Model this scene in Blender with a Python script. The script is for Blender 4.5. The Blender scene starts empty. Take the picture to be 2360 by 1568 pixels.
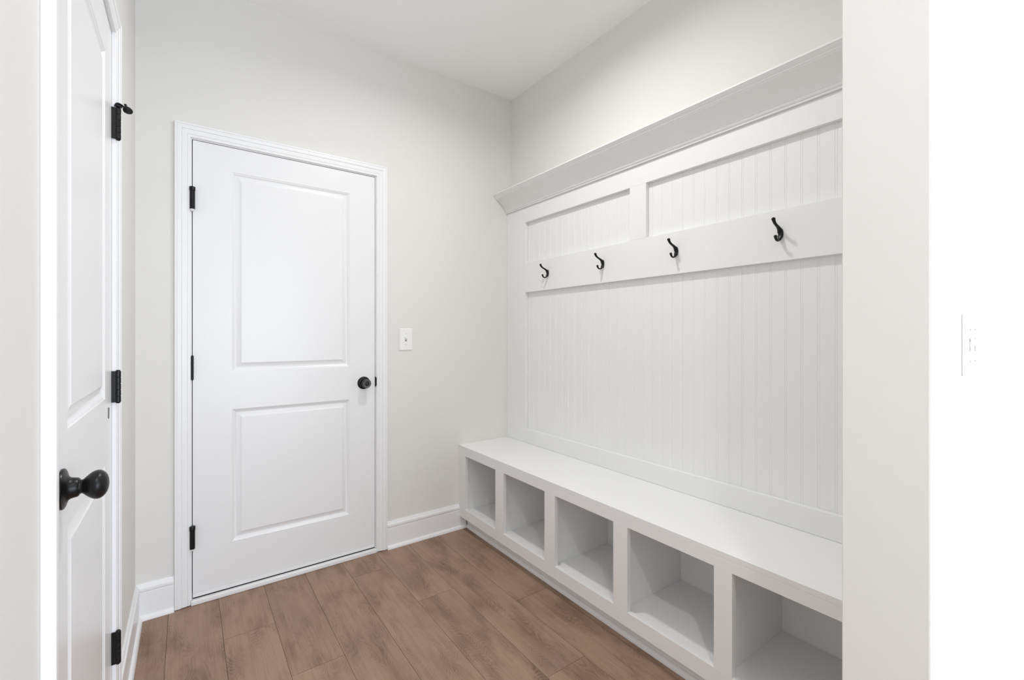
import bpy, bmesh, math, random
from mathutils import Vector, Matrix
random.seed(7)
C = bpy.context.scene.collection

# ------------------------------------------------------------------ measures
CAM_H = 1.1864; YAW = 0.619; FPX = 1029.5
D = 2.3934            # door wall (y)
W = 1.7541            # bench wall (x)
LW = -0.175           # left wall (x)
H = 2.738             # ceiling
SX = 0.949            # end of the stub wall (x)
SY0, SY1 = 0.1841, 0.3001
REAR = -2.60; HALLX = 3.6

# ------------------------------------------------------------------ materials
def new_mat(name):
    m = bpy.data.materials.new(name); m.use_nodes = True
    return m, m.node_tree, m.node_tree.nodes['Principled BSDF']

def noise(nt, vec, scale, detail=2.0, rough=0.5):
    n = nt.nodes.new('ShaderNodeTexNoise'); n.inputs['Scale'].default_value = scale
    n.inputs['Detail'].default_value = detail; n.inputs['Roughness'].default_value = rough
    nt.links.new(vec, n.inputs['Vector']); return n

def paint(name, col, rough, bump_scale=220.0, bump=0.04, spec=0.5, tint=0.012):
    m, nt, b = new_mat(name)
    tc = nt.nodes.new('ShaderNodeTexCoord')
    n1 = noise(nt, tc.outputs['Object'], 3.0, 3)
    mix = nt.nodes.new('ShaderNodeMix'); mix.data_type = 'RGBA'
    mix.inputs['A'].default_value = (*[max(0, c - tint) for c in col], 1)
    mix.inputs['B'].default_value = (*[min(1, c + tint) for c in col], 1)
    nt.links.new(n1.outputs['Fac'], mix.inputs['Factor'])
    nt.links.new(mix.outputs['Result'], b.inputs['Base Color'])
    b.inputs['Roughness'].default_value = rough
    b.inputs['Specular IOR Level'].default_value = spec
    n2 = noise(nt, tc.outputs['Object'], bump_scale, 2)
    bp = nt.nodes.new('ShaderNodeBump'); bp.inputs['Strength'].default_value = bump
    bp.inputs['Distance'].default_value = 0.002
    nt.links.new(n2.outputs['Fac'], bp.inputs['Height'])
    nt.links.new(bp.outputs['Normal'], b.inputs['Normal'])
    return m

M_WALL = paint('wall_paint', (0.765, 0.754, 0.726), 0.75, 260, 0.06, 0.25)
M_CEIL = paint('ceiling_paint', (0.93, 0.932, 0.932), 0.9, 160, 0.10, 0.15)
M_TRIM = paint('trim_paint', (0.85, 0.852, 0.852), 0.33, 90, 0.015, 0.45, 0.006)
M_DOOR = paint('door_paint', (0.83, 0.832, 0.832), 0.30, 320, 0.02, 0.45, 0.006)
M_BENCH = paint('bench_paint', (0.815, 0.817, 0.814), 0.42, 120, 0.015, 0.35, 0.006)
M_PLATE = paint('switch_plastic', (0.86, 0.86, 0.85), 0.3, 50, 0.0, 0.5, 0.003)
M_SLOT = paint('switch_slot', (0.35, 0.35, 0.34), 0.5, 50, 0.0, 0.3, 0.003)
M_SPLASH = paint('paint_splash', (0.80, 0.80, 0.79), 0.5, 200, 0.1, 0.3)

def black_metal(name, rough, col=(0.012, 0.012, 0.013)):
    m, nt, b = new_mat(name)
    tc = nt.nodes.new('ShaderNodeTexCoord')
    n = noise(nt, tc.outputs['Object'], 60, 3)
    mr = nt.nodes.new('ShaderNodeMapRange'); mr.inputs['To Min'].default_value = rough - 0.05; mr.inputs['To Max'].default_value = rough + 0.08
    nt.links.new(n.outputs['Fac'], mr.inputs['Value']); nt.links.new(mr.outputs['Result'], b.inputs['Roughness'])
    b.inputs['Base Color'].default_value = (*col, 1); b.inputs['Specular IOR Level'].default_value = 0.32
    return m
M_BLACK = black_metal('matte_black_metal', 0.33, (0.005, 0.005, 0.0055))
M_RUBBER = black_metal('black_rubber', 0.6, (0.010, 0.010, 0.010))
M_WORN_GLINT = black_metal('worn_metal_rim_glint', 0.3, (0.12, 0.12, 0.12))  # grey for screws, keyhole and nick; also the painted highlight on the knob rim
M_DARKGAP = black_metal('door_gap_shade', 0.8, (0.015, 0.015, 0.015))  # near-black that stands for shade in the door gaps
M_STEEL, _nt, _b = new_mat('dull_steel'); _b.inputs['Metallic'].default_value = 1; _b.inputs['Base Color'].default_value = (0.6, 0.6, 0.6, 1); _b.inputs['Roughness'].default_value = 0.35
M_SUB = paint('floor_seam', (0.07, 0.042, 0.03), 0.8, 50, 0.0, 0.2, 0.004)

def floor_mat():
    m, nt, b = new_mat('oak_plank_floor')
    N = nt.nodes.new; L = nt.links.new
    uv = N('ShaderNodeUVMap'); uv.uv_map = 'plank'         # metres along / across each plank, shifted per plank
    at = N('ShaderNodeAttribute'); at.attribute_name = 'tone'
    def mapping(sx, sy):
        mp = N('ShaderNodeMapping'); mp.inputs['Scale'].default_value = (sx, sy, 1); L(uv.outputs['UV'], mp.inputs['Vector']); return mp.outputs['Vector']
    def math_(op, a, bb=None):
        n = N('ShaderNodeMath'); n.operation = op
        for i, v in enumerate((a, bb)):
            if v is None: continue
            if isinstance(v, (int, float)): n.inputs[i].default_value = v
            else: L(v, n.inputs[i])
        return n.outputs[0]
    # cathedral grain: contour lines of stretched noise, strong only inside the cloudy dark figure
    big = noise(nt, mapping(6.0, 1.6), 1.0, 2.0, 0.45)
    fine = noise(nt, mapping(45.0, 14.0), 1.0, 2.0, 0.5)
    ph = math_('ADD', math_('MULTIPLY', big.outputs['Fac'], 450.0), math_('MULTIPLY', fine.outputs['Fac'], 5.0))
    rings = math_('SINE', ph)
    fib = noise(nt, mapping(210.0, 7.0), 1.0, 3, 0.6)
    fib2 = noise(nt, mapping(60.0, 2.2), 1.0, 3, 0.6)
    cloud = noise(nt, mapping(9.5, 3.6), 1.0, 3.5, 0.58)
    warm = noise(nt, mapping(4.0, 2.0), 1.0, 2, 0.5)
    cl = N('ShaderNodeMapRange'); cl.interpolation_type = 'SMOOTHSTEP'
    cl.inputs['From Min'].default_value = 0.40; cl.inputs['From Max'].default_value = 0.72; L(cloud.outputs['Fac'], cl.inputs['Value'])
    dark = cl.outputs['Result']
    knot = noise(nt, mapping(16.0, 9.0), 1.0, 2, 0.5)
    kn = N('ShaderNodeMapRange'); kn.interpolation_type = 'SMOOTHSTEP'
    kn.inputs['From Min'].default_value = 0.70; kn.inputs['From Max'].default_value = 0.84; L(knot.outputs['Fac'], kn.inputs['Value'])
    ramp = N('ShaderNodeValToRGB'); cr = ramp.color_ramp
    cr.elements[0].position = 0.10; cr.elements[0].color = (0.105, 0.064, 0.043, 1)
    cr.elements[1].position = 0.80; cr.elements[1].color = (0.355, 0.236, 0.168, 1)
    e = cr.elements.new(0.50); e.color = (0.254, 0.160, 0.110, 1)
    v = math_('MULTIPLY', fib.outputs['Fac'], 0.34)
    v = math_('ADD', v, math_('MULTIPLY', fib2.outputs['Fac'], 0.42))
    v = math_('ADD', v, math_('MULTIPLY', at.outputs['Fac'], 0.08))
    v = math_('ADD', v, math_('MULTIPLY', math_('SUBTRACT', 1.0, dark), 0.37))
    v = math_('SUBTRACT', v, 0.05)
    v = math_('SUBTRACT', v, math_('MULTIPLY', kn.outputs['Result'], 0.16))
    amp = math_('ADD', math_('MULTIPLY', dark, 0.08), 0.020)
    v = math_('ADD', v, math_('MULTIPLY', rings, amp))
    L(v, ramp.inputs['Fac'])
    hue = N('ShaderNodeMix'); hue.data_type = 'RGBA'; hue.blend_type = 'MIX'
    hue.inputs['B'].default_value = (0.215, 0.150, 0.113, 1)
    wm = N('ShaderNodeMapRange'); wm.inputs['From Min'].default_value = 0.45; wm.inputs['From Max'].default_value = 0.75; wm.inputs['To Max'].default_value = 0.4; L(warm.outputs['Fac'], wm.inputs['Value'])
    L(wm.outputs['Result'], hue.inputs['Factor']); L(ramp.outputs['Color'], hue.inputs['A'])
    L(hue.outputs['Result'], b.inputs['Base Color'])
    b.inputs['Roughness'].default_value = 0.48; b.inputs['Specular IOR Level'].default_value = 0.28
    bp = N('ShaderNodeBump'); bp.inputs['Strength'].default_value = 0.12; bp.inputs['Distance'].default_value = 0.001
    L(fib.outputs['Fac'], bp.inputs['Height']); L(bp.outputs['Normal'], b.inputs['Normal'])
    return m
M_FLOOR = floor_mat()

# ------------------------------------------------------------------ mesh helpers
def finish(name, bm, m, parent=None, origin=(0, 0, 0), smooth=None):
    bmesh.ops.recalc_face_normals(bm, faces=bm.faces)
    if any(origin): bmesh.ops.translate(bm, verts=bm.verts, vec=-Vector(origin))
    me = bpy.data.meshes.new(name); bm.to_mesh(me); bm.free()
    me.materials.append(m)
    if smooth is not None:
        for p in me.polygons: p.use_smooth = True
        me.set_sharp_from_angle(angle=math.radians(smooth))
    o = bpy.data.objects.new(name, me); C.objects.link(o)
    if parent is not None: o.parent = parent
    return o

def tag(o, label=None, cat=None, group=None, kind=None):
    if label: o['label'] = label
    if cat: o['category'] = cat
    if group: o['group'] = group
    if kind: o['kind'] = kind
    return o

def thing(name, label, cat, loc, group=None):
    o = bpy.data.objects.new(name, None); C.objects.link(o); o.location = loc; o.empty_display_size = 0.05
    return tag(o, label, cat, group)

def box(bm, x0, x1, y0, y1, z0, z1, bev=0.0, seg=2):
    vs = [bm.verts.new((x, y, z)) for x in (x0, x1) for y in (y0, y1) for z in (z0, z1)]
    fs = [(0, 1, 3, 2), (4, 6, 7, 5), (0, 4, 5, 1), (2, 3, 7, 6), (0, 2, 6, 4), (1, 5, 7, 3)]
    faces = [bm.faces.new([vs[i] for i in f]) for f in fs]
    if bev:
        es = list({e for f in faces for e in f.edges})
        bmesh.ops.bevel(bm, geom=es, offset=bev, segments=seg, affect='EDGES', profile=0.5)

def boxes(*specs):
    bm = bmesh.new()
    for s in specs: box(bm, *s)
    return bm

def lathe(bm, prof, origin, axis, n=32, squash=None):
    """prof: list of (distance along axis, radius). squash: (scale_u, scale_v)."""
    a = Vector(axis).normalized()
    u = a.orthogonal().normalized() if abs(a.z) > 0.9 else a.cross(Vector((0, 0, 1))).normalized()
    v = a.cross(u)
    if abs(v.z) < abs(u.z): u, v = v, u
    su, sv = squash or (1, 1)
    rings = []
    for d, r in prof:
        c = Vector(origin) + a * d
        if r <= 1e-6: rings.append([bm.verts.new(c)])
        else: rings.append([bm.verts.new(c + (u * math.cos(t) * su + v * math.sin(t) * sv) * r) for t in [2 * math.pi * k / n for k in range(n)]])
    for A, B in zip(rings, rings[1:]):
        for k in range(n):
            k2 = (k + 1) % n
            if len(A) == 1 and len(B) == 1: continue
            if len(A) == 1: bm.faces.new((A[0], B[k], B[k2]))
            elif len(B) == 1: bm.faces.new((A[k], A[k2], B[0]))
            else: bm.faces.new((A[k], A[k2], B[k2], B[k]))
    for R in (rings[0], rings[-1]):
        if len(R) > 2: bm.faces.new(R)

def tube(bm, pts, radii, n=14, flat=None):
    """swept round section along pts (list of Vector); flat = list of (ru, rv) in place of radii."""
    pts = [Vector(p) for p in pts]
    rings = []; up = Vector((0, 1, 0))
    for i, p in enumerate(pts):
        t = (pts[min(i + 1, len(pts) - 1)] - pts[max(i - 1, 0)]).normalized()
        u = up - t * up.dot(t); u.normalize(); v = t.cross(u)
        ru, rv = (radii[i] if isinstance(radii[i], tuple) else (radii[i], radii[i]))
        rings.append([bm.verts.new(p + u * ru * math.cos(a) + v * rv * math.sin(a)) for a in [2 * math.pi * k / n for k in range(n)]])
    for A, B in zip(rings, rings[1:]):
        for k in range(n): bm.faces.new((A[k], A[(k + 1) % n], B[(k + 1) % n], B[k]))
    bm.faces.new(rings[0]); bm.faces.new(rings[-1])

def extrude(bm, prof, fn, t0, t1):
    """closed profile [(a,b)], fn(a,b,t)->xyz"""
    A = [bm.verts.new(fn(a, b, t0)) for a, b in prof]; B = [bm.verts.new(fn(a, b, t1)) for a, b in prof]
    n = len(prof)
    for k in range(n): bm.faces.new((A[k], A[(k + 1) % n], B[(k + 1) % n], B[k]))
    bm.faces.new(A); bm.faces.new(B)

def catmull(pts, n=8):
    out = []
    P = [pts[0]] + list(pts) + [pts[-1]]
    for i in range(1, len(P) - 2):
        p0, p1, p2, p3 = [Vector(p) for p in P[i - 1:i + 3]]
        for k in range(n):
            t = k / n
            out.append(0.5 * ((2 * p1) + (p2 - p0) * t + (2 * p0 - 5 * p1 + 4 * p2 - p3) * t * t + (3 * p1 - p0 - 3 * p2 + p3) * t ** 3))
    out.append(Vector(P[-2])); return out

# ------------------------------------------------------------------ the room shell
T = 0.12
def structure(name, bm, m, label, cat, smooth=None):
    o = finish(name, bm, m, None, (0, 0, 0), smooth); return tag(o, label, cat, None, 'structure')

# openings
B0, B1, BZ = 0.0145, 0.837, 2.0455           # rough opening of the closed door, back wall
L0, L1 = 0.980, 1.688                        # rough opening of the left door (y)
structure('wall_back', boxes((LW - T, B0 - .02, D, D + T, 0, H), (B1 + .02, W + T, D, D + T, 0, H), (B0 - .02, B1 + .02, D, D + T, BZ + .02, H)),
          M_WALL, 'light greige wall around the closed white door, behind the bench end', 'wall')
structure('wall_right', boxes((W, W + T, SY1 - .02, D, 0, H)), M_WALL, 'light greige wall above the white crown molding and bench', 'wall')
structure('wall_left', boxes((LW - T, LW, REAR, L0 - .02, 0, H), (LW - T, LW, L1 + .02, D, 0, H), (LW - T, LW, L0 - .02, L1 + .02, BZ + .02, H)),
          M_WALL, 'light grey wall holding the half-seen door with the egg-shaped knob', 'wall')
bm = bmesh.new(); box(bm, SX, HALLX, SY0, SY1, 0, H)
bmesh.ops.bevel(bm, geom=[e for e in bm.edges if abs(e.verts[0].co.x - SX) < 1e-5 and abs(e.verts[1].co.x - SX) < 1e-5 and abs(e.verts[0].co.z - e.verts[1].co.z) > 1],
                offset=0.0012, segments=2, affect='EDGES')
structure('wall_front', bm, M_WALL, 'bright stub wall closing the near end of the bench, with a switch on its lit face', 'wall', 40)
structure('wall_rear', boxes((LW - T, .15, REAR - T, REAR, 0, H), (2.75, HALLX + T, REAR - T, REAR, 0, H), (.15, 2.75, REAR - T, REAR, 0, .04), (.15, 2.75, REAR - T, REAR, 2.10, H)),
          M_WALL, 'hall wall with the daylight window opposite the bench room', 'wall')
structure('wall_hall', boxes((HALLX, HALLX + T, REAR, SY0, 0, H)), M_WALL, 'far side wall of the hall beyond the stub wall', 'wall')
structure('ceiling', boxes((LW - T, HALLX + T, REAR - T, D + T, H, H + .1)), M_CEIL, 'flat white ceiling over the bench room', 'ceiling')
# hall window frame, unseen; opening carried down to the floor for more low light
bm = bmesh.new()
for s in ((.15, .21), (2.69, 2.75), (1.42, 1.48)): box(bm, s[0], s[1], REAR - .09, REAR - .03, .04, 2.10)
box(bm, .15, 2.75, REAR - .09, REAR - .03, .04, .12); box(bm, .15, 2.75, REAR - .09, REAR - .03, 2.04, 2.10)
structure('window_1', bm, M_TRIM, 'unseen white framed hall opening, run to the floor to light the room lower down', 'window')

# floor: sub layer and planks (one mesh), seams where the photo has them
PW = 0.1796; SEAM0 = -0.065
ends = {0: 1.50, 1: 2.044, 2: 1.690, 3: 1.205, 4: 2.200, 5: 1.838, 6: 1.172, 7: 1.588, 8: 2.05}
bm = bmesh.new(); uvl = bm.loops.layers.uv.new('plank'); tone = bm.faces.layers.float.new('tone')
fl = boxes((LW - T, HALLX + T, REAR - T, D + T, -.06, -.0015))
i0 = math.floor((LW - SEAM0) / PW) - 1; i1 = math.ceil((HALLX - SEAM0) / PW)
g = 0.0006
rng = random.Random(21)
tones = {}
for i in range(i0, i1 + 1):
    xa, xb = max(SEAM0 + i * PW + g, LW - .05), min(SEAM0 + (i + 1) * PW - g, HALLX)
    if xb <= xa: continue
    e = ends.get(i, rng.uniform(0, 1.22)); y = e - 1.22 * math.ceil((e - REAR) / 1.22)
    while y < D + .05:
        ya, yb = max(y + g, REAR), min(y + 1.22 - g, D + .06)
        if yb > ya:
            vs = [bm.verts.new(p) for p in ((xa, ya, 0), (xb, ya, 0), (xb, yb, 0), (xa, yb, 0))]
            f = bm.faces.new(vs); f[tone] = rng.random()
            ox, oy = rng.uniform(0, 50), rng.uniform(0, 50)
            for lp in f.loops: lp[uvl].uv = (lp.vert.co.x + ox, lp.vert.co.y + oy)
            w = [bm.verts.new((v.co.x, v.co.y, -.0014)) for v in vs]
            for k in range(4):
                q = bm.faces.new((vs[k], w[k], w[(k + 1) % 4], vs[(k + 1) % 4])); q[tone] = 0.0
        y += 1.22
floor = structure('floor', bm, M_FLOOR, 'brown oak-look plank floor running towards the closed door', 'floor')
sub = finish('floor_seam', fl, M_SUB, floor)

# ------------------------------------------------------------------ casings, jambs
CAS = [(0, 0), (0, .0085), (.002, .0098), (.010, .0105), (.0115, .0088), (.013, .0110), (.024, .0130), (.030, .0132), (.0315, .0116), (.033, .0145),
       (.040, .0168), (.047, .0162), (.0485, .0147), (.050, .0168), (.0555, .0166), (.057, .015), (.057, 0)]
def casing(bm, a0, a1, zt, zb, fn):
    path = [((a0, zb), (-1, 0)), ((a0, zt), (-1, 1)), ((a1, zt), (1, 1)), ((a1, zb), (1, 0))]
    rows = [[bm.verts.new(fn(p[0] + d[0] * w, p[1] + d[1] * w, t)) for w, t in CAS] for p, d in path]
    n = len(CAS)
    for A, B in zip(rows, rows[1:]):
        for k in range(n): bm.faces.new((A[k], A[(k + 1) % n], B[(k + 1) % n], B[k]))
    bm.faces.new(rows[0]); bm.faces.new(rows[-1])

bm = bmesh.new(); casing(bm, .012, .8395, 2.0475, .003, lambda a, z, t: (a, D - t - .0002, z))
tr1 = structure('trim_1', bm, M_TRIM, 'white molded casing framing the closed door in the back wall', 'door frame', 25)
finish('jamb', boxes((.0145 - .02, .0165, D + .0002, D + T, 0, 2.0425), (.8345, .837 + .02, D + .0002, D + T, 0, 2.0425), (.0145 - .02, .837 + .02, D + .0002, D + T, 2.0425, BZ + .02)), M_TRIM, tr1)
finish('door_stop_strip', boxes((.0166, .028, D + .048, D + .06, 0, 2.0424), (.823, .8344, D + .048, D + .06, 0, 2.0424), (.028, .823, D + .048, D + .06, 2.031, 2.0424)), M_TRIM, tr1)
wsd = finish('gap_shade_strip', boxes((.0167, .0193, D + .008, D + .046, .0450, 2.0398), (.8321, .8343, D + .008, D + .046, .0450, 2.0398), (.0195, .8318, D + .008, D + .046, 2.0401, 2.0423)), M_DARKGAP, tr1)  # dark strips added so the gap around the slab reads as shade
tag(wsd, 'thin dark strip added as shade in the door gap')
bm = bmesh.new(); box(bm, .8325, .8435, D - .0065, D + .02, .9015, .9555, .0015, 2)
vs = bm.verts
for v in vs:   # rounded lip
    if v.co.x > .838: v.co.z = .9285 + (v.co.z - .9285) * .62
finish('strike_plate', bm, M_BLACK, tr1)
tag(tr1.children[-1] if False else bpy.data.objects['strike_plate'], 'black strike plate')

bm = bmesh.new(); casing(bm, .983, 1.685, 2.0475, .003, lambda a, z, t: (LW + t + .0002, a, z))
tr2 = structure('trim_2', bm, M_TRIM, 'white molded casing around the half-seen door in the left wall', 'door frame', 25)
finish('jamb', boxes((LW - T, LW - .0002, L0 - .02, .9875, 0, 2.0425), (LW - T, LW - .0002, 1.6825, L1 + .02, 0, 2.0425), (LW - T, LW - .0002, L0 - .02, L1 + .02, 2.0425, BZ + .02)), M_TRIM, tr2)

bm = bmesh.new(); box(bm, .0168, .8343, D - .006, D + T - .02, .0004, .021, .003, 3)
box(bm, .0125, .839, D - .0175, D - .006, .0004, .0215, .003, 3)
structure('trim_3', bm, M_TRIM, 'white wooden threshold under the closed door', 'threshold', 40)

# ------------------------------------------------------------------ panel doors
RINGS = [(0, 0), (.0025, .0022), (.0055, .0030), (.007, .0045), (.0155, .0085), (.018, .0090), (.020, .0086), (.037, .0022), (.0385, .0010), (.040, .0010)]
def panel_face(bm, a0, a1, z0, z1, panels, fn):
    """front face with moulded panels. panels: [(pa0,pa1,pz0,pz1)] stacked, same columns. fn(a,z,depth)"""
    xs = [a0, panels[0][0], panels[0][1], a1]
    zs = [z0] + [z for p in panels for z in (p[2], p[3])] + [z1]
    V = [[bm.verts.new(fn(x, z, 0)) for z in zs] for x in xs]
    holes = {(1, 1 + 2 * k) for k in range(len(panels))}
    for i in range(3):
        for j in range(len(zs) - 1):
            if (i, j) in holes:
                prev = [V[i][j], V[i + 1][j], V[i + 1][j + 1], V[i][j + 1]]
                for d, dep in RINGS[1:]:
                    cur = [bm.verts.new(fn(x, z, dep)) for x, z in ((xs[i] + d, zs[j] + d), (xs[i + 1] - d, zs[j] + d), (xs[i + 1] - d, zs[j + 1] - d), (xs[i] + d, zs[j + 1] - d))]
                    for k in range(4): bm.faces.new((prev[k], prev[(k + 1) % 4], cur[(k + 1) % 4], cur[k]))
                    prev = cur
                bm.faces.new(prev)
            else:
                bm.faces.new((V[i][j], V[i + 1][j], V[i + 1][j + 1], V[i][j + 1]))
    # edges and back
    per = [V[0][j] for j in range(len(zs))] + [V[i][-1] for i in (1, 2, 3)] + [V[3][j] for j in range(len(zs) - 2, -1, -1)] + [V[i][0] for i in (2, 1)]
    ths = [(0.0005, 0.0)]
    back = []
    for v in per:
        back.append(None)
    TH = .044
    bk = {}
    for idx, v in enumerate(per):
        bk[v] = bm.verts.new(v.co + (Vector(fn(0, 0, TH)) - Vector(fn(0, 0, 0))))
    for k in range(len(per)):
        a, b = per[k], per[(k + 1) % len(per)]
        bm.faces.new((a, b, bk[b], bk[a]))
    bm.faces.new([bk[v] for v in per])

def hinge(parent, name, base, half, axis_out, leaf_box, tip=.003, r=.0062, paint_tip=None, fat_cap=False):
    """barrel along z centred on base (in parent's local coordinates)"""
    bm = bmesh.new()
    n = 5; L = 2 * half; prof = [(-half - tip, 0), (-half - tip, r * .55), (-half - .0006, r * .8)]
    for k in range(n):
        a = -half + L * k / n; b = a + L / n
        prof += [(a + .0004, r * .86), (a + .0012, r), (b - .0012, r), (b - .0004, r * .86)]
    if fat_cap: prof += [(half - .018, r * 1.0), (half - .017, r * 1.12), (half, r * 1.12), (half + tip, r * .9), (half + tip, 0)]
    else: prof += [(half + .0006, r * .8), (half + tip, r * .55), (half + tip, 0)]
    if fat_cap:
        prof = sorted(prof[:-5], key=lambda q: q[0]); prof = [q for q in prof if q[0] < half - .019] + [(half - .018, r), (half - .017, r * 1.14), (half, r * 1.14), (half + tip, r * .9), (half + tip, 0)]
    lathe(bm, prof, base, (0, 0, 1), 18)
    h = finish(name, bm, M_BLACK, parent, (0, 0, 0), 35)
    tag(h, 'matte black hinge')
    if leaf_box:
        finish('hinge_leaf', boxes(leaf_box), M_BLACK, h)
    if paint_tip:
        z, dz, rr = paint_tip
        b2 = bmesh.new(); lathe(b2, [(0, 0), (0, rr * .75), (dz * .3, rr), (dz, rr * .98), (dz, 0)], (base[0], base[1], z), (0, 0, 1), 18)
        p = finish('pin_tip', b2, M_SPLASH, h, (0, 0, 0), 40); tag(p, 'hinge pin end daubed with white paint')
    return h

PZ = [(.236, .842), (1.0155, 1.929)]
# --- door_1: closed door in the back wall
DO = Vector((.0195, D, 0))
def d1(a, z, dep): return (a - DO.x, (D + .0015 + dep) - DO.y, z)
bm = bmesh.new(); panel_face(bm, .0195, .8318, .0450, 2.0398, [(.167, .6972, *PZ[0]), (.167, .6972, *PZ[1])], d1)
door1 = finish('door_1', bm, M_DOOR, None, (0, 0, 0), 20); door1.location = DO
tag(door1, 'closed white two-panel door in the back wall with a round black knob', 'door', None, 'structure')
finish('door_sweep', boxes((0.0005, .8115, -.0012, .040, .0280, .0442, .001)), M_TRIM, door1)
finish('sweep_gap_shade', boxes((0.001, .811, .003, .016, .0218, .0279)), M_DARKGAP, door1)  # dark fill painted as the shade between sweep and threshold
def spring_hinge(zc, hf, tip_z):
    b = bmesh.new(); R = .0104
    lathe(b, [(-hf - .004, 0), (-hf - .004, .0055), (-hf + .001, R * .86), (-hf + .004, R * .95), (-hf + .012, R * .95), (-hf + .0125, R * .86), (-hf + .0135, R * .95), (hf - .018, R * .95), (hf - .0175, R * .86), (hf - .0165, R * 1.06),
              (hf - .002, R * 1.10), (hf, R * 1.0), (hf + .001, R * .5), (hf + .001, 0)], (-.0014, -.0112, zc), (0, 0, 1), 24)
    h = finish('hinge', b, M_BLACK, door1, (0, 0, 0), 35); tag(h, 'fat black spring hinge')
    finish('hinge_leaf', boxes((-.0022, -.0002, -.004, .030, zc - hf, zc + hf)), M_BLACK, h)
    b = bmesh.new(); lathe(b, [(0, 0), (.0, .0058), (.0035, R * .88), (.0055, R * .97), (.0078, R * .99), (.0080, 0)], (-.0017, -.0113, tip_z), (0, 0, 1), 24)
    p = finish('pin_tip', b, M_SPLASH, h, (0, 0, 0), 40); tag(p, 'hinge end daubed with white paint')
spring_hinge(1.7800, .0505, 1.7245); spring_hinge(.2960, .0505, .2405)
hinge(door1, 'hinge', (-.0012, -.0050, 1.0388), .0515, None, (-.0022, -.0002, -.002, .03, .9873, 1.0903), r=.0048)
# knob with key cylinder
kb = bmesh.new()
KX, KZ = .7715 - DO.x, .925
lathe(kb, [(0.0, .0), (.0, .0130), (.018, .0125), (.024, .0135), (.029, .0185), (.034, .0225), (.041, .0243), (.049, .0240), (.0545, .0222), (.0560, .0200), (.0545, .0185), (.0545, .0125), (.0545, 0)],
      (KX, .0015, KZ), (0, -1, 0), 40)
knob = finish('door_knob', kb, M_BLACK, door1, (0, 0, 0), 40); tag(knob, 'round black keyed knob')
b2 = bmesh.new(); lathe(b2, [(0, 0), (0, .0335), (.0025, .0335), (.006, .0318), (.0085, .0285), (.0095, .024), (.0095, .0)], (KX, .0012, KZ), (0, -1, 0), 48)
finish('rosette', b2, M_BLACK, knob, (0, 0, 0), 40)
b2 = bmesh.new(); lathe(b2, [(.0500, 0), (.0500, .0118), (.0566, .0118), (.0572, .0108), (.0572, 0)], (KX, .0015, KZ), (0, -1, 0), 32)
finish('key_cylinder', b2, M_BLACK, knob, (0, 0, 0), 40)
b2 = boxes((KX - .0012, KX + .0012, -.0566, -.0559, KZ - .006, KZ + .006), (KX - .004, KX + .004, -.0566, -.0560, KZ + .003, KZ + .0042))
finish('keyhole', b2, M_WORN_GLINT, knob)
b2 = bmesh.new(); 
lathe(b2, [(.0552, .0214), (.0564, .0206), (.0566, .0196), (.0556, .0190)], (KX, .0015, KZ), (0, -1, 0), 40)
finish('rim_highlight', b2, M_WORN_GLINT, knob, (0, 0, 0), 60)  # lighter ring paints the thin highlight along the knob edge

# --- door_2: door in the left wall, egg knob
DP = Vector((LW, 1.680, 0))
def d2(a, z, dep): return ((LW - .0005 - dep) - DP.x, a - DP.y, z)
bm = bmesh.new(); panel_face(bm, .990, 1.680, .012, 2.0398, [(1.112, 1.563, *PZ[0]), (1.112, 1.563, *PZ[1])], d2)
door2 = finish('door_2', bm, M_DOOR, None, (0, 0, 0), 20); door2.location = DP
tag(door2, 'half-seen white two-panel door in the left wall with an egg-shaped black knob', 'door', None, 'structure')
for zc, hf in ((1.788, .0445), (1.0365, .0445), (.2915, .0455)):
    hinge(door2, 'hinge', (.0140, .0035, zc), hf, None, (-.012, .0125, -.0005, .0022, zc - hf, zc + hf), r=.0066)
YK, ZK = 1.060 - DP.y, .9215
kb = bmesh.new()
egg = [(.018, .0), (.018, .0125), (.0240, .0122), (.0265, .0116), (.0285, .0126), (.0315, .0158), (.035, .0190), (.039, .0222), (.043, .0242), (.047, .0249), (.0505, .0243), (.054, .0224),
       (.0572, .0190), (.0597, .0145), (.0612, .0095), (.0620, .0045), (.0622, 0)]
lathe(kb, egg, (-.0005, YK, ZK), (1, 0, 0), 44)
k2 = finish('door_knob', kb, M_BLACK, door2, (0, 0, 0), 40); tag(k2, 'egg-shaped black knob')
b2 = bmesh.new(); lathe(b2, [(0, 0), (0, .0335), (.0025, .0345), (.0045, .0335), (.0062, .0300), (.0078, .0245), (.0098, .0200), (.0128, .0178), (.0175, .0168), (.0215, .0160), (.0235, .0142), (.0238, .0)], (-.0004, YK, ZK), (1, 0, 0), 48)
finish('rosette', b2, M_BLACK, k2, (0, 0, 0), 35)
# dark scuff on the stile below the middle hinge
b2 = bmesh.new(); box(b2, -.0004, .0017, 1.6195 - DP.y, 1.6225 - DP.y, .956, .986, .0008, 2)
for v in b2.verts: v.co.y += (v.co.z - .971) * .10
tag(finish('scuff_mark', b2, M_WORN_GLINT, door2), 'short dark vertical nick')

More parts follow.
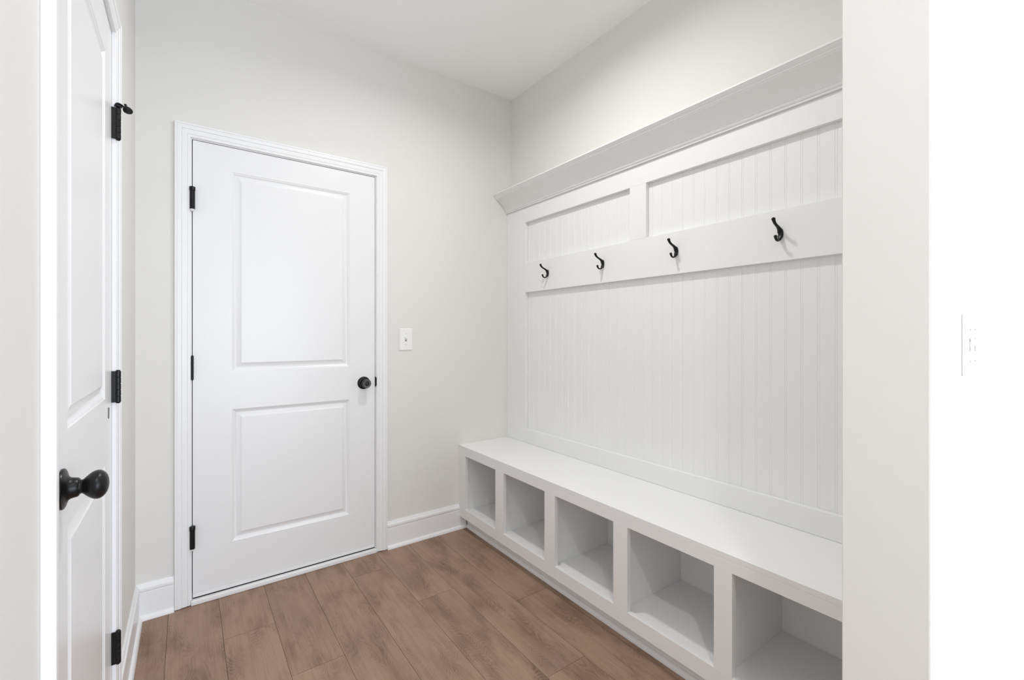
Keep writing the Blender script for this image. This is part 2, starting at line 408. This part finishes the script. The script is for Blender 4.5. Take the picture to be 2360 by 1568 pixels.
# hinge pin door stop on the top hinge of the left door
SO = Vector((LW + .0140, 1.6835, 1.8357))
ds = thing('door_stop', 'black hinge-pin door stop sticking out above the top hinge of the left door', 'door stop', SO)
b2 = bmesh.new(); lathe(b2, [(0, 0), (0, .0085), (.0010, .0090), (.0035, .0090), (.0045, .0075), (.0075, .0060), (.0080, 0)], (0, 0, 0), (0, 0, 1), 20)
finish('pin_collar', b2, M_BLACK, ds, (0, 0, 0), 40)
b2 = bmesh.new()
pth = catmull([(-.0035, -.006, .0045), (.001, -.001, .0080), (.007, .004, .0085), (.013, .007, .0065), (.0185, .009, .0055)], 6)
tube(b2, pth, [(.0078 - .0045 * i / (len(pth) - 1), .0034 - .0010 * i / (len(pth) - 1)) for i in range(len(pth))], 12)
finish('arm', b2, M_BLACK, ds, (0, 0, 0), 50)
b2 = bmesh.new()
ax = Vector((.45, -.78, -.42)).normalized(); ctr = Vector((.0215, .010, .0005))
lathe(b2, [(-.010, 0), (-.010, .0085), (-.009, .0100), (-.002, .0100), (-.001, .0090), (.007, .0084), (.009, .0072), (.0095, 0)], ctr, ax, 24)
finish('rubber_bumper', b2, M_RUBBER, ds, (0, 0, 0), 40)
b2 = bmesh.new(); tube(b2, [ctr + Vector((-.003, 0, .005)), ctr + Vector((-.007, -.001, .0165))], [.0036, .0032], 12)
finish('adjusting_screw', b2, M_BLACK, ds, (0, 0, 0), 50)

# ------------------------------------------------------------------ baseboards
BASE = [(0, 0), (.0125, 0), (.0125, .1120), (.0112, .1140), (.0125, .1160), (.0140, .1190), (.0140, .1320), (.0125, .1350), (.0098, .1365), (.0088, .1385), (.0075, .1440), (.0050, .1480), (0, .1480)]
SHOE = [(.0126, 0.0002), (.0250, 0.0002)] + [(.0126 + .0124 * math.cos(t), .019 * math.sin(t)) for t in [math.pi / 2 * k / 6 for k in range(1, 7)]]
def baseboard(name, fn, t0, t1, label, s0=None, s1=None):
    bm = bmesh.new(); extrude(bm, BASE, fn, t0, t1)
    o = structure(name, bm, M_TRIM, label, 'baseboard', 30)
    bm = bmesh.new(); extrude(bm, SHOE, fn, t0 if s0 is None else s0, t1 if s1 is None else s1); finish('shoe_molding', bm, M_TRIM, o, (0, 0, 0), 50)
    return o
fb = lambda a, b, t: (t, D - .0003 - a, b)
baseboard('baseboard_back', fb, .8972, 1.3985, 'white baseboard between the closed door and the bench')
baseboard('baseboard_back_corner', fb, LW + .0003, -.0457, 'short white baseboard in the corner between the two doors')
flft = lambda a, b, t: (LW + .0003 + a, t, b)
baseboard('baseboard_left', flft, 1.7427, D - .0135, 'white baseboard along the left wall running into the corner', None, D - .0255)

# ------------------------------------------------------------------ bench with five cubbies
BX = 1.352; BT = .511; TK = 1.405; BACK = W - .0006
YN, YF = SY1 + .0006, D - .0005
bench = thing('storage_bench', 'long white built-in bench with five open cubbies under its seat', 'bench', (BX, (YN + YF) / 2, 0))
bo = Vector(bench.location)
def bpart(name, bm, m=M_BENCH, smooth=None): return finish(name, bm, m, bench, bo, smooth)
bm = bmesh.new(); box(bm, BX, BACK, YN, YF, BT - .019, BT, .0012, 2); bpart('seat', bm)
ops = [(.366, .708), (.766, 1.106), (1.1745, 1.5145), (1.586, 1.917), (1.9925, 2.312)]
OZ0, OZ1, FZ = .136, .4555, .0785
bm = bmesh.new()
box(bm, BX, BX + .019, YN, YF, OZ1, BT - .0191, .0006, 1)
box(bm, BX, BX + .019, YN, YF, FZ, OZ0, .0006, 1)
edges_y = [YN] + [v for o_ in ops for v in o_] + [YF]
for k in range(0, len(edges_y), 2): box(bm, BX, BX + .019, edges_y[k], edges_y[k + 1], OZ0 - .0004, OZ1 + .0004, .0004, 1)
bpart('face_frame', bm)
CF = .1285
bpart('cubby_floor', boxes((BX + .0192, BACK - .022, YN, YF, CF - .016, CF)))
bpart('back_board', boxes((BACK - .0215, BACK, YN, YF, .001, BT - .0192)))
for k in range(4):
    yc = (ops[k][1] + ops[k + 1][0]) / 2
    bpart('divider', boxes((BX + .0192, BACK - .0225, yc - .0095, yc + .0095, CF + .0002, BT - .0194)))
bpart('end_panel', boxes((BX + .0192, BACK - .0225, YN, ops[0][0] - .012, CF + .0002, BT - .0194)))
bpart('end_panel', boxes((BX + .0192, BACK - .0225, ops[4][1] + .012, YF, CF + .0002, BT - .0194)))
bpart('toe_board', boxes((TK, TK + .016, YN, YF - .0135, .001, CF - .0165)))
bm = bmesh.new(); extrude(bm, [(-.0003, .0006), (-.0130, .0006)] + [(-.0003 - .0127 * math.cos(t), .001 + .020 * math.sin(t)) for t in [math.pi / 2 * k / 6 for k in range(1, 7)]], lambda a, b, t: (TK + a, t, b), YN, YF - .0260)
bpart('toe_molding', bm, M_BENCH, 50)

# ------------------------------------------------------------------ paneling above the bench
PX = 1.716; BD = 1.737; PB = BT + .0006
pan = thing('wall_panel', 'tall white beadboard panel with rails above the bench', 'panel', (PX, (YN + YF) / 2, PB))
po = Vector(pan.location)
def ppart(name, bm, m=M_BENCH, smooth=None): return finish(name, bm, m, pan, po, smooth)
# beadboard: narrow beads between two fine grooves
ys = []; PITCH = .0507; y = .5605 - PITCH * 5
while y < YF: ys.append(y); y += PITCH
prof = [(YN, BD)]
for y in ys:
    if y - .004 < YN or y + .010 > YF: continue
    prof += [(y - .0014, BD), (y - .0004, BD + .0010), (y + .0004, BD + .0010), (y + .0016, BD + .0002), (y + .0034, BD - .0001), (y + .0052, BD + .0002), (y + .0064, BD + .0010), (y + .0072, BD + .0010), (y + .0082, BD)]
prof += [(YF, BD), (YF, W - .0006), (YN, W - .0006)]
bm = bmesh.new(); extrude(bm, prof, lambda a, b, t: (b, a, t), PB, 1.975); ppart('beadboard', bm)
def rail(name, y0, y1, z0, z1): 
    bm = bmesh.new(); box(bm, PX, BD - .0003, y0, y1, z0, z1, .0008, 1); return ppart(name, bm)
SL0, SL1 = YN + .195, 2.196
rail('bottom_rail', SL0, SL1, PB, .598); rail('hook_rail', SL0, SL1, 1.4465, 1.6300); rail('top_rail', SL0, SL1, 1.8825, 1.975)
rail('stile', SL1, YF, PB, 1.975); rail('stile', YN, SL0, PB, 1.975); rail('mullion', 1.2965, 1.3895, 1.6300, 1.8825)
CR = [(-.0375, 1.9755), (.0085, 1.9755), (.0105, 1.9770), (.0105, 1.9800), (.0085, 1.9815), (.0125, 1.9835), (.0160, 1.9870), (.0172, 1.9905), (.0160, 1.9935), (.0175, 1.9945)]
for k in range(13):   # cove
    t = math.pi / 2 * k / 12
    CR.append((.0175 + .0700 * (1 - math.cos(t)) * .55 + .0700 * .45 * (k / 12), 1.9950 + .0620 * math.sin(t) * .55 + .0620 * .45 * (k / 12)))
CR += [(.0885, 2.0572), (.0900, 2.0600), (.0955, 2.0630), (.0970, 2.0660), (.0985, 2.0668), (.1045, 2.0720), (.1075, 2.0750), (.1080, 2.0772), (.1108, 2.0778), (.1115, 2.0790), (.1115, 2.0842), (.1105, 2.0850), (-.0375, 2.0850)]
bm = bmesh.new(); extrude(bm, CR, lambda a, b, t: (PX - a, t, b), YN, YF); ppart('crown_molding', bm, M_BENCH, 28)

# ------------------------------------------------------------------ coat hooks
def make_hook(x, y, z, label):
    h = thing('coat_hook', label, 'coat hook', (x, y, z), 'black coat hooks on the hook rail')
    b = bmesh.new()   # oval base, domed, long axis up
    lathe(b, [(0, 0), (0, 1.0), (.0018, .98), (.0042, .86), (.0062, .62), (.0072, .3), (.0075, 0)], (0, 0, 0), (-1, 0, 0), 28)
    # unit disc -> oval
    for v in b.verts: v.co.y *= .0088; v.co.z *= .0205
    finish('base_plate', b, M_BLACK, h, (0, 0, 0), 50)
    b = bmesh.new()
    up = catmull([(-.0035, 0, .004), (-.0085, 0, .0125), (-.0190, 0, .0200), (-.0340, 0, .0260), (-.0465, 0, .0325), (-.0535, 0, .0400), (-.0560, 0, .0450)], 6)
    n = len(up) - 1
    rad = []
    for i in range(n + 1):
        t = i / n; w = max(0, (t - .45) / .55) ** 1.2
        rad.append((.0068 * (1 - t) ** 2 + .0034 + .0032 * w, .0036 + .0026 * w + .002 * (1 - t) ** 2))
    tube(b, up, rad, 16)
    lathe(b, [(-.0062, 0), (-.0054, .0034), (-.0030, .0058), (0, .0067), (.0030, .0058), (.0054, .0034), (.0062, 0)], (-.0556, 0, .0440), (0, 0, 1), 18)
    finish('upper_prong', b, M_BLACK, h, (0, 0, 0), 50)
    b = bmesh.new()
    lo = catmull([(-.0035, 0, -.007), (-.0075, 0, -.0170), (-.0140, 0, -.0245), (-.0240, 0, -.0275), (-.0335, 0, -.0250), (-.0390, 0, -.0185), (-.0405, 0, -.0140)], 6)
    n = len(lo) - 1
    rad = [(.0060 * (1 - i / n) ** 2 + .0034 + .0020 * max(0, (i / n - .6) / .4), .0032 + .0018 * max(0, (i / n - .6) / .4)) for i in range(n + 1)]
    tube(b, lo, rad, 16)
    lathe(b, [(-.0054, 0), (-.0047, .0030), (-.0026, .0050), (0, .0058), (.0026, .0050), (.0047, .0030), (.0054, 0)], (-.0404, 0, -.0145), (0, 0, 1), 18)
    finish('lower_prong', b, M_BLACK, h, (0, 0, 0), 50)
    for zz in (.0085, -.0095):
        b = bmesh.new(); lathe(b, [(.0045, 0), (.0045, .0026), (.0072, .0026), (.0080, .0016), (.0082, 0)], (0, -.0012, zz), (-1, 0, 0), 14)
        finish('screw', b, M_WORN_GLINT, h, (0, 0, 0), 50)
    return h
HY = (1.982, 1.557, 1.1395, .7245)
labs = ('black coat hook farthest along the rail, beside the back wall corner', 'black coat hook second from the back wall, under the left upper panel',
        'black coat hook just past the mullion, third from the back wall', 'black coat hook nearest the stub wall, largest of the four in view')
def copy_thing(o, loc, label):
    c = o.copy(); C.objects.link(c); c.location = loc; c['label'] = label
    for ch in o.children:
        k = ch.copy(); C.objects.link(k); k.parent = c
    return c
hook0 = make_hook(PX - .0002, HY[0], 1.543, labs[0])
for y, l in zip(HY[1:], labs[1:]): copy_thing(hook0, (PX - .0002, y, 1.543), l)

# ------------------------------------------------------------------ light switches
def switch(loc, label, width, height, toggles):
    """built facing -y at loc = lower left corner on the wall"""
    s = thing('light_switch', label, 'light switch', loc)
    b = bmesh.new(); box(b, 0, width, -.0058, -.0014, 0, height); box(b, .002, width - .002, -.0016, -.0001, .002, height - .002)
    fr = [e for e in b.edges if all(abs(v.co.y + .0058) < 1e-6 for v in e.verts)]
    bmesh.ops.bevel(b, geom=fr, offset=.0028, segments=3, affect='EDGES')
    finish('switch_plate', b, M_PLATE, s, (0, 0, 0), 40)
    for tx in toggles:
        b = boxes((tx - .0052, tx + .0052, -.0060, -.0050, height / 2 - .0120, height / 2 + .0120))
        slot = finish('toggle_slot', b, M_SLOT, s)
        b = bmesh.new(); box(b, tx - .0042, tx + .0042, -.0165, -.004, height / 2 - .0045, height / 2 + .0055, .001, 2)
        for v in b.verts: v.co.z += (-.006 - v.co.y) * .75 if v.co.y < -.008 else 0
        finish('toggle', b, M_PLATE, s, (0, 0, 0), 40)
        for zz in (height / 2 - .0302, height / 2 + .0302):
            b = bmesh.new(); lathe(b, [(0, 0), (0, .0030), (.0008, .0028), (.0012, .0015), (.0012, 0)], (tx, -.0055, zz), (0, -1, 0), 14)
            finish('screw', b, M_STEEL, s, (0, 0, 0), 40)
    return s
switch((.9710, D, 1.0950), 'white single light switch on the back wall right of the closed door', .0755, .1245, (.0378,))
switch((1.1700, SY0, 1.1085), 'white double light switch on the blazing white stub wall face', .1160, .1150, (.0350, .0810))

# ------------------------------------------------------------------ lights
def area(name, loc, rot, power, col, shape, sx, sy=None, spread=180):
    l = bpy.data.lights.new(name, 'AREA'); l.energy = power; l.color = col; l.shape = shape; l.size = sx
    if sy: l.size_y = sy
    l.spread = math.radians(spread)
    o = bpy.data.objects.new(name, l); C.objects.link(o); o.location = loc; o.rotation_euler = rot; return o
WARM = (1.0, .998, .985); DAY = (.85, .955, 1.11)
LX, LY = .90, 1.33
for k, (x, y) in enumerate(((LX, LY), (.03, -.50))):
    bm = bmesh.new(); lathe(bm, [(0, .098), (.004, .098), (.010, .090), (.010, .078), (.001, .076)], (x, y, H - .0002), (0, 0, -1), 40)
    structure('trim_%d' % (4 + k), bm, M_PLATE, ('white ring of the ceiling lamp over the bench room', 'white ring of the ceiling lamp in the hall')[k], 'lamp ring', 40)
area('lamp_room', (LX, LY, H - .004), (0, 0, 0), 10.2, WARM, 'DISK', .13, None, 161)
area('lamp_hall', (.03, -.50, H - .004), (0, 0, 0), 9.6, WARM, 'DISK', .12, None, 145)
area('daylight', (1.45, REAR + .01, 1.07), (math.radians(90), 0, 0), 72.0, DAY, 'RECTANGLE', 2.56, 2.04)

w = bpy.data.worlds.new('sky'); bpy.context.scene.world = w; w.use_nodes = True
w.node_tree.nodes['Background'].inputs['Color'].default_value = (.85, .92, 1, 1); w.node_tree.nodes['Background'].inputs['Strength'].default_value = 1.0

# ------------------------------------------------------------------ camera and view
cd = bpy.data.cameras.new('camera'); cam = bpy.data.objects.new('camera', cd); C.objects.link(cam)
cam.location = (0, 0, CAM_H); cam.rotation_euler = (math.radians(90), 0, -YAW)
cd.sensor_fit = 'HORIZONTAL'; cd.sensor_width = 36; cd.lens = 36 * FPX / 2360
cd.shift_x = (1180 - 1165.0) / 2360; cd.shift_y = -(784 - 770.5) / 2360
cd.clip_start = .02
sc = bpy.context.scene; sc.camera = cam
sc.view_settings.view_transform = 'Standard'; sc.view_settings.look = 'None'; sc.view_settings.gamma = 1; sc.view_settings.use_curve_mapping = False
sc.view_settings.exposure = 0.19
sc.cycles.max_bounces = 9; sc.cycles.diffuse_bounces = 8; sc.cycles.glossy_bounces = 3; sc.cycles.use_denoising = True
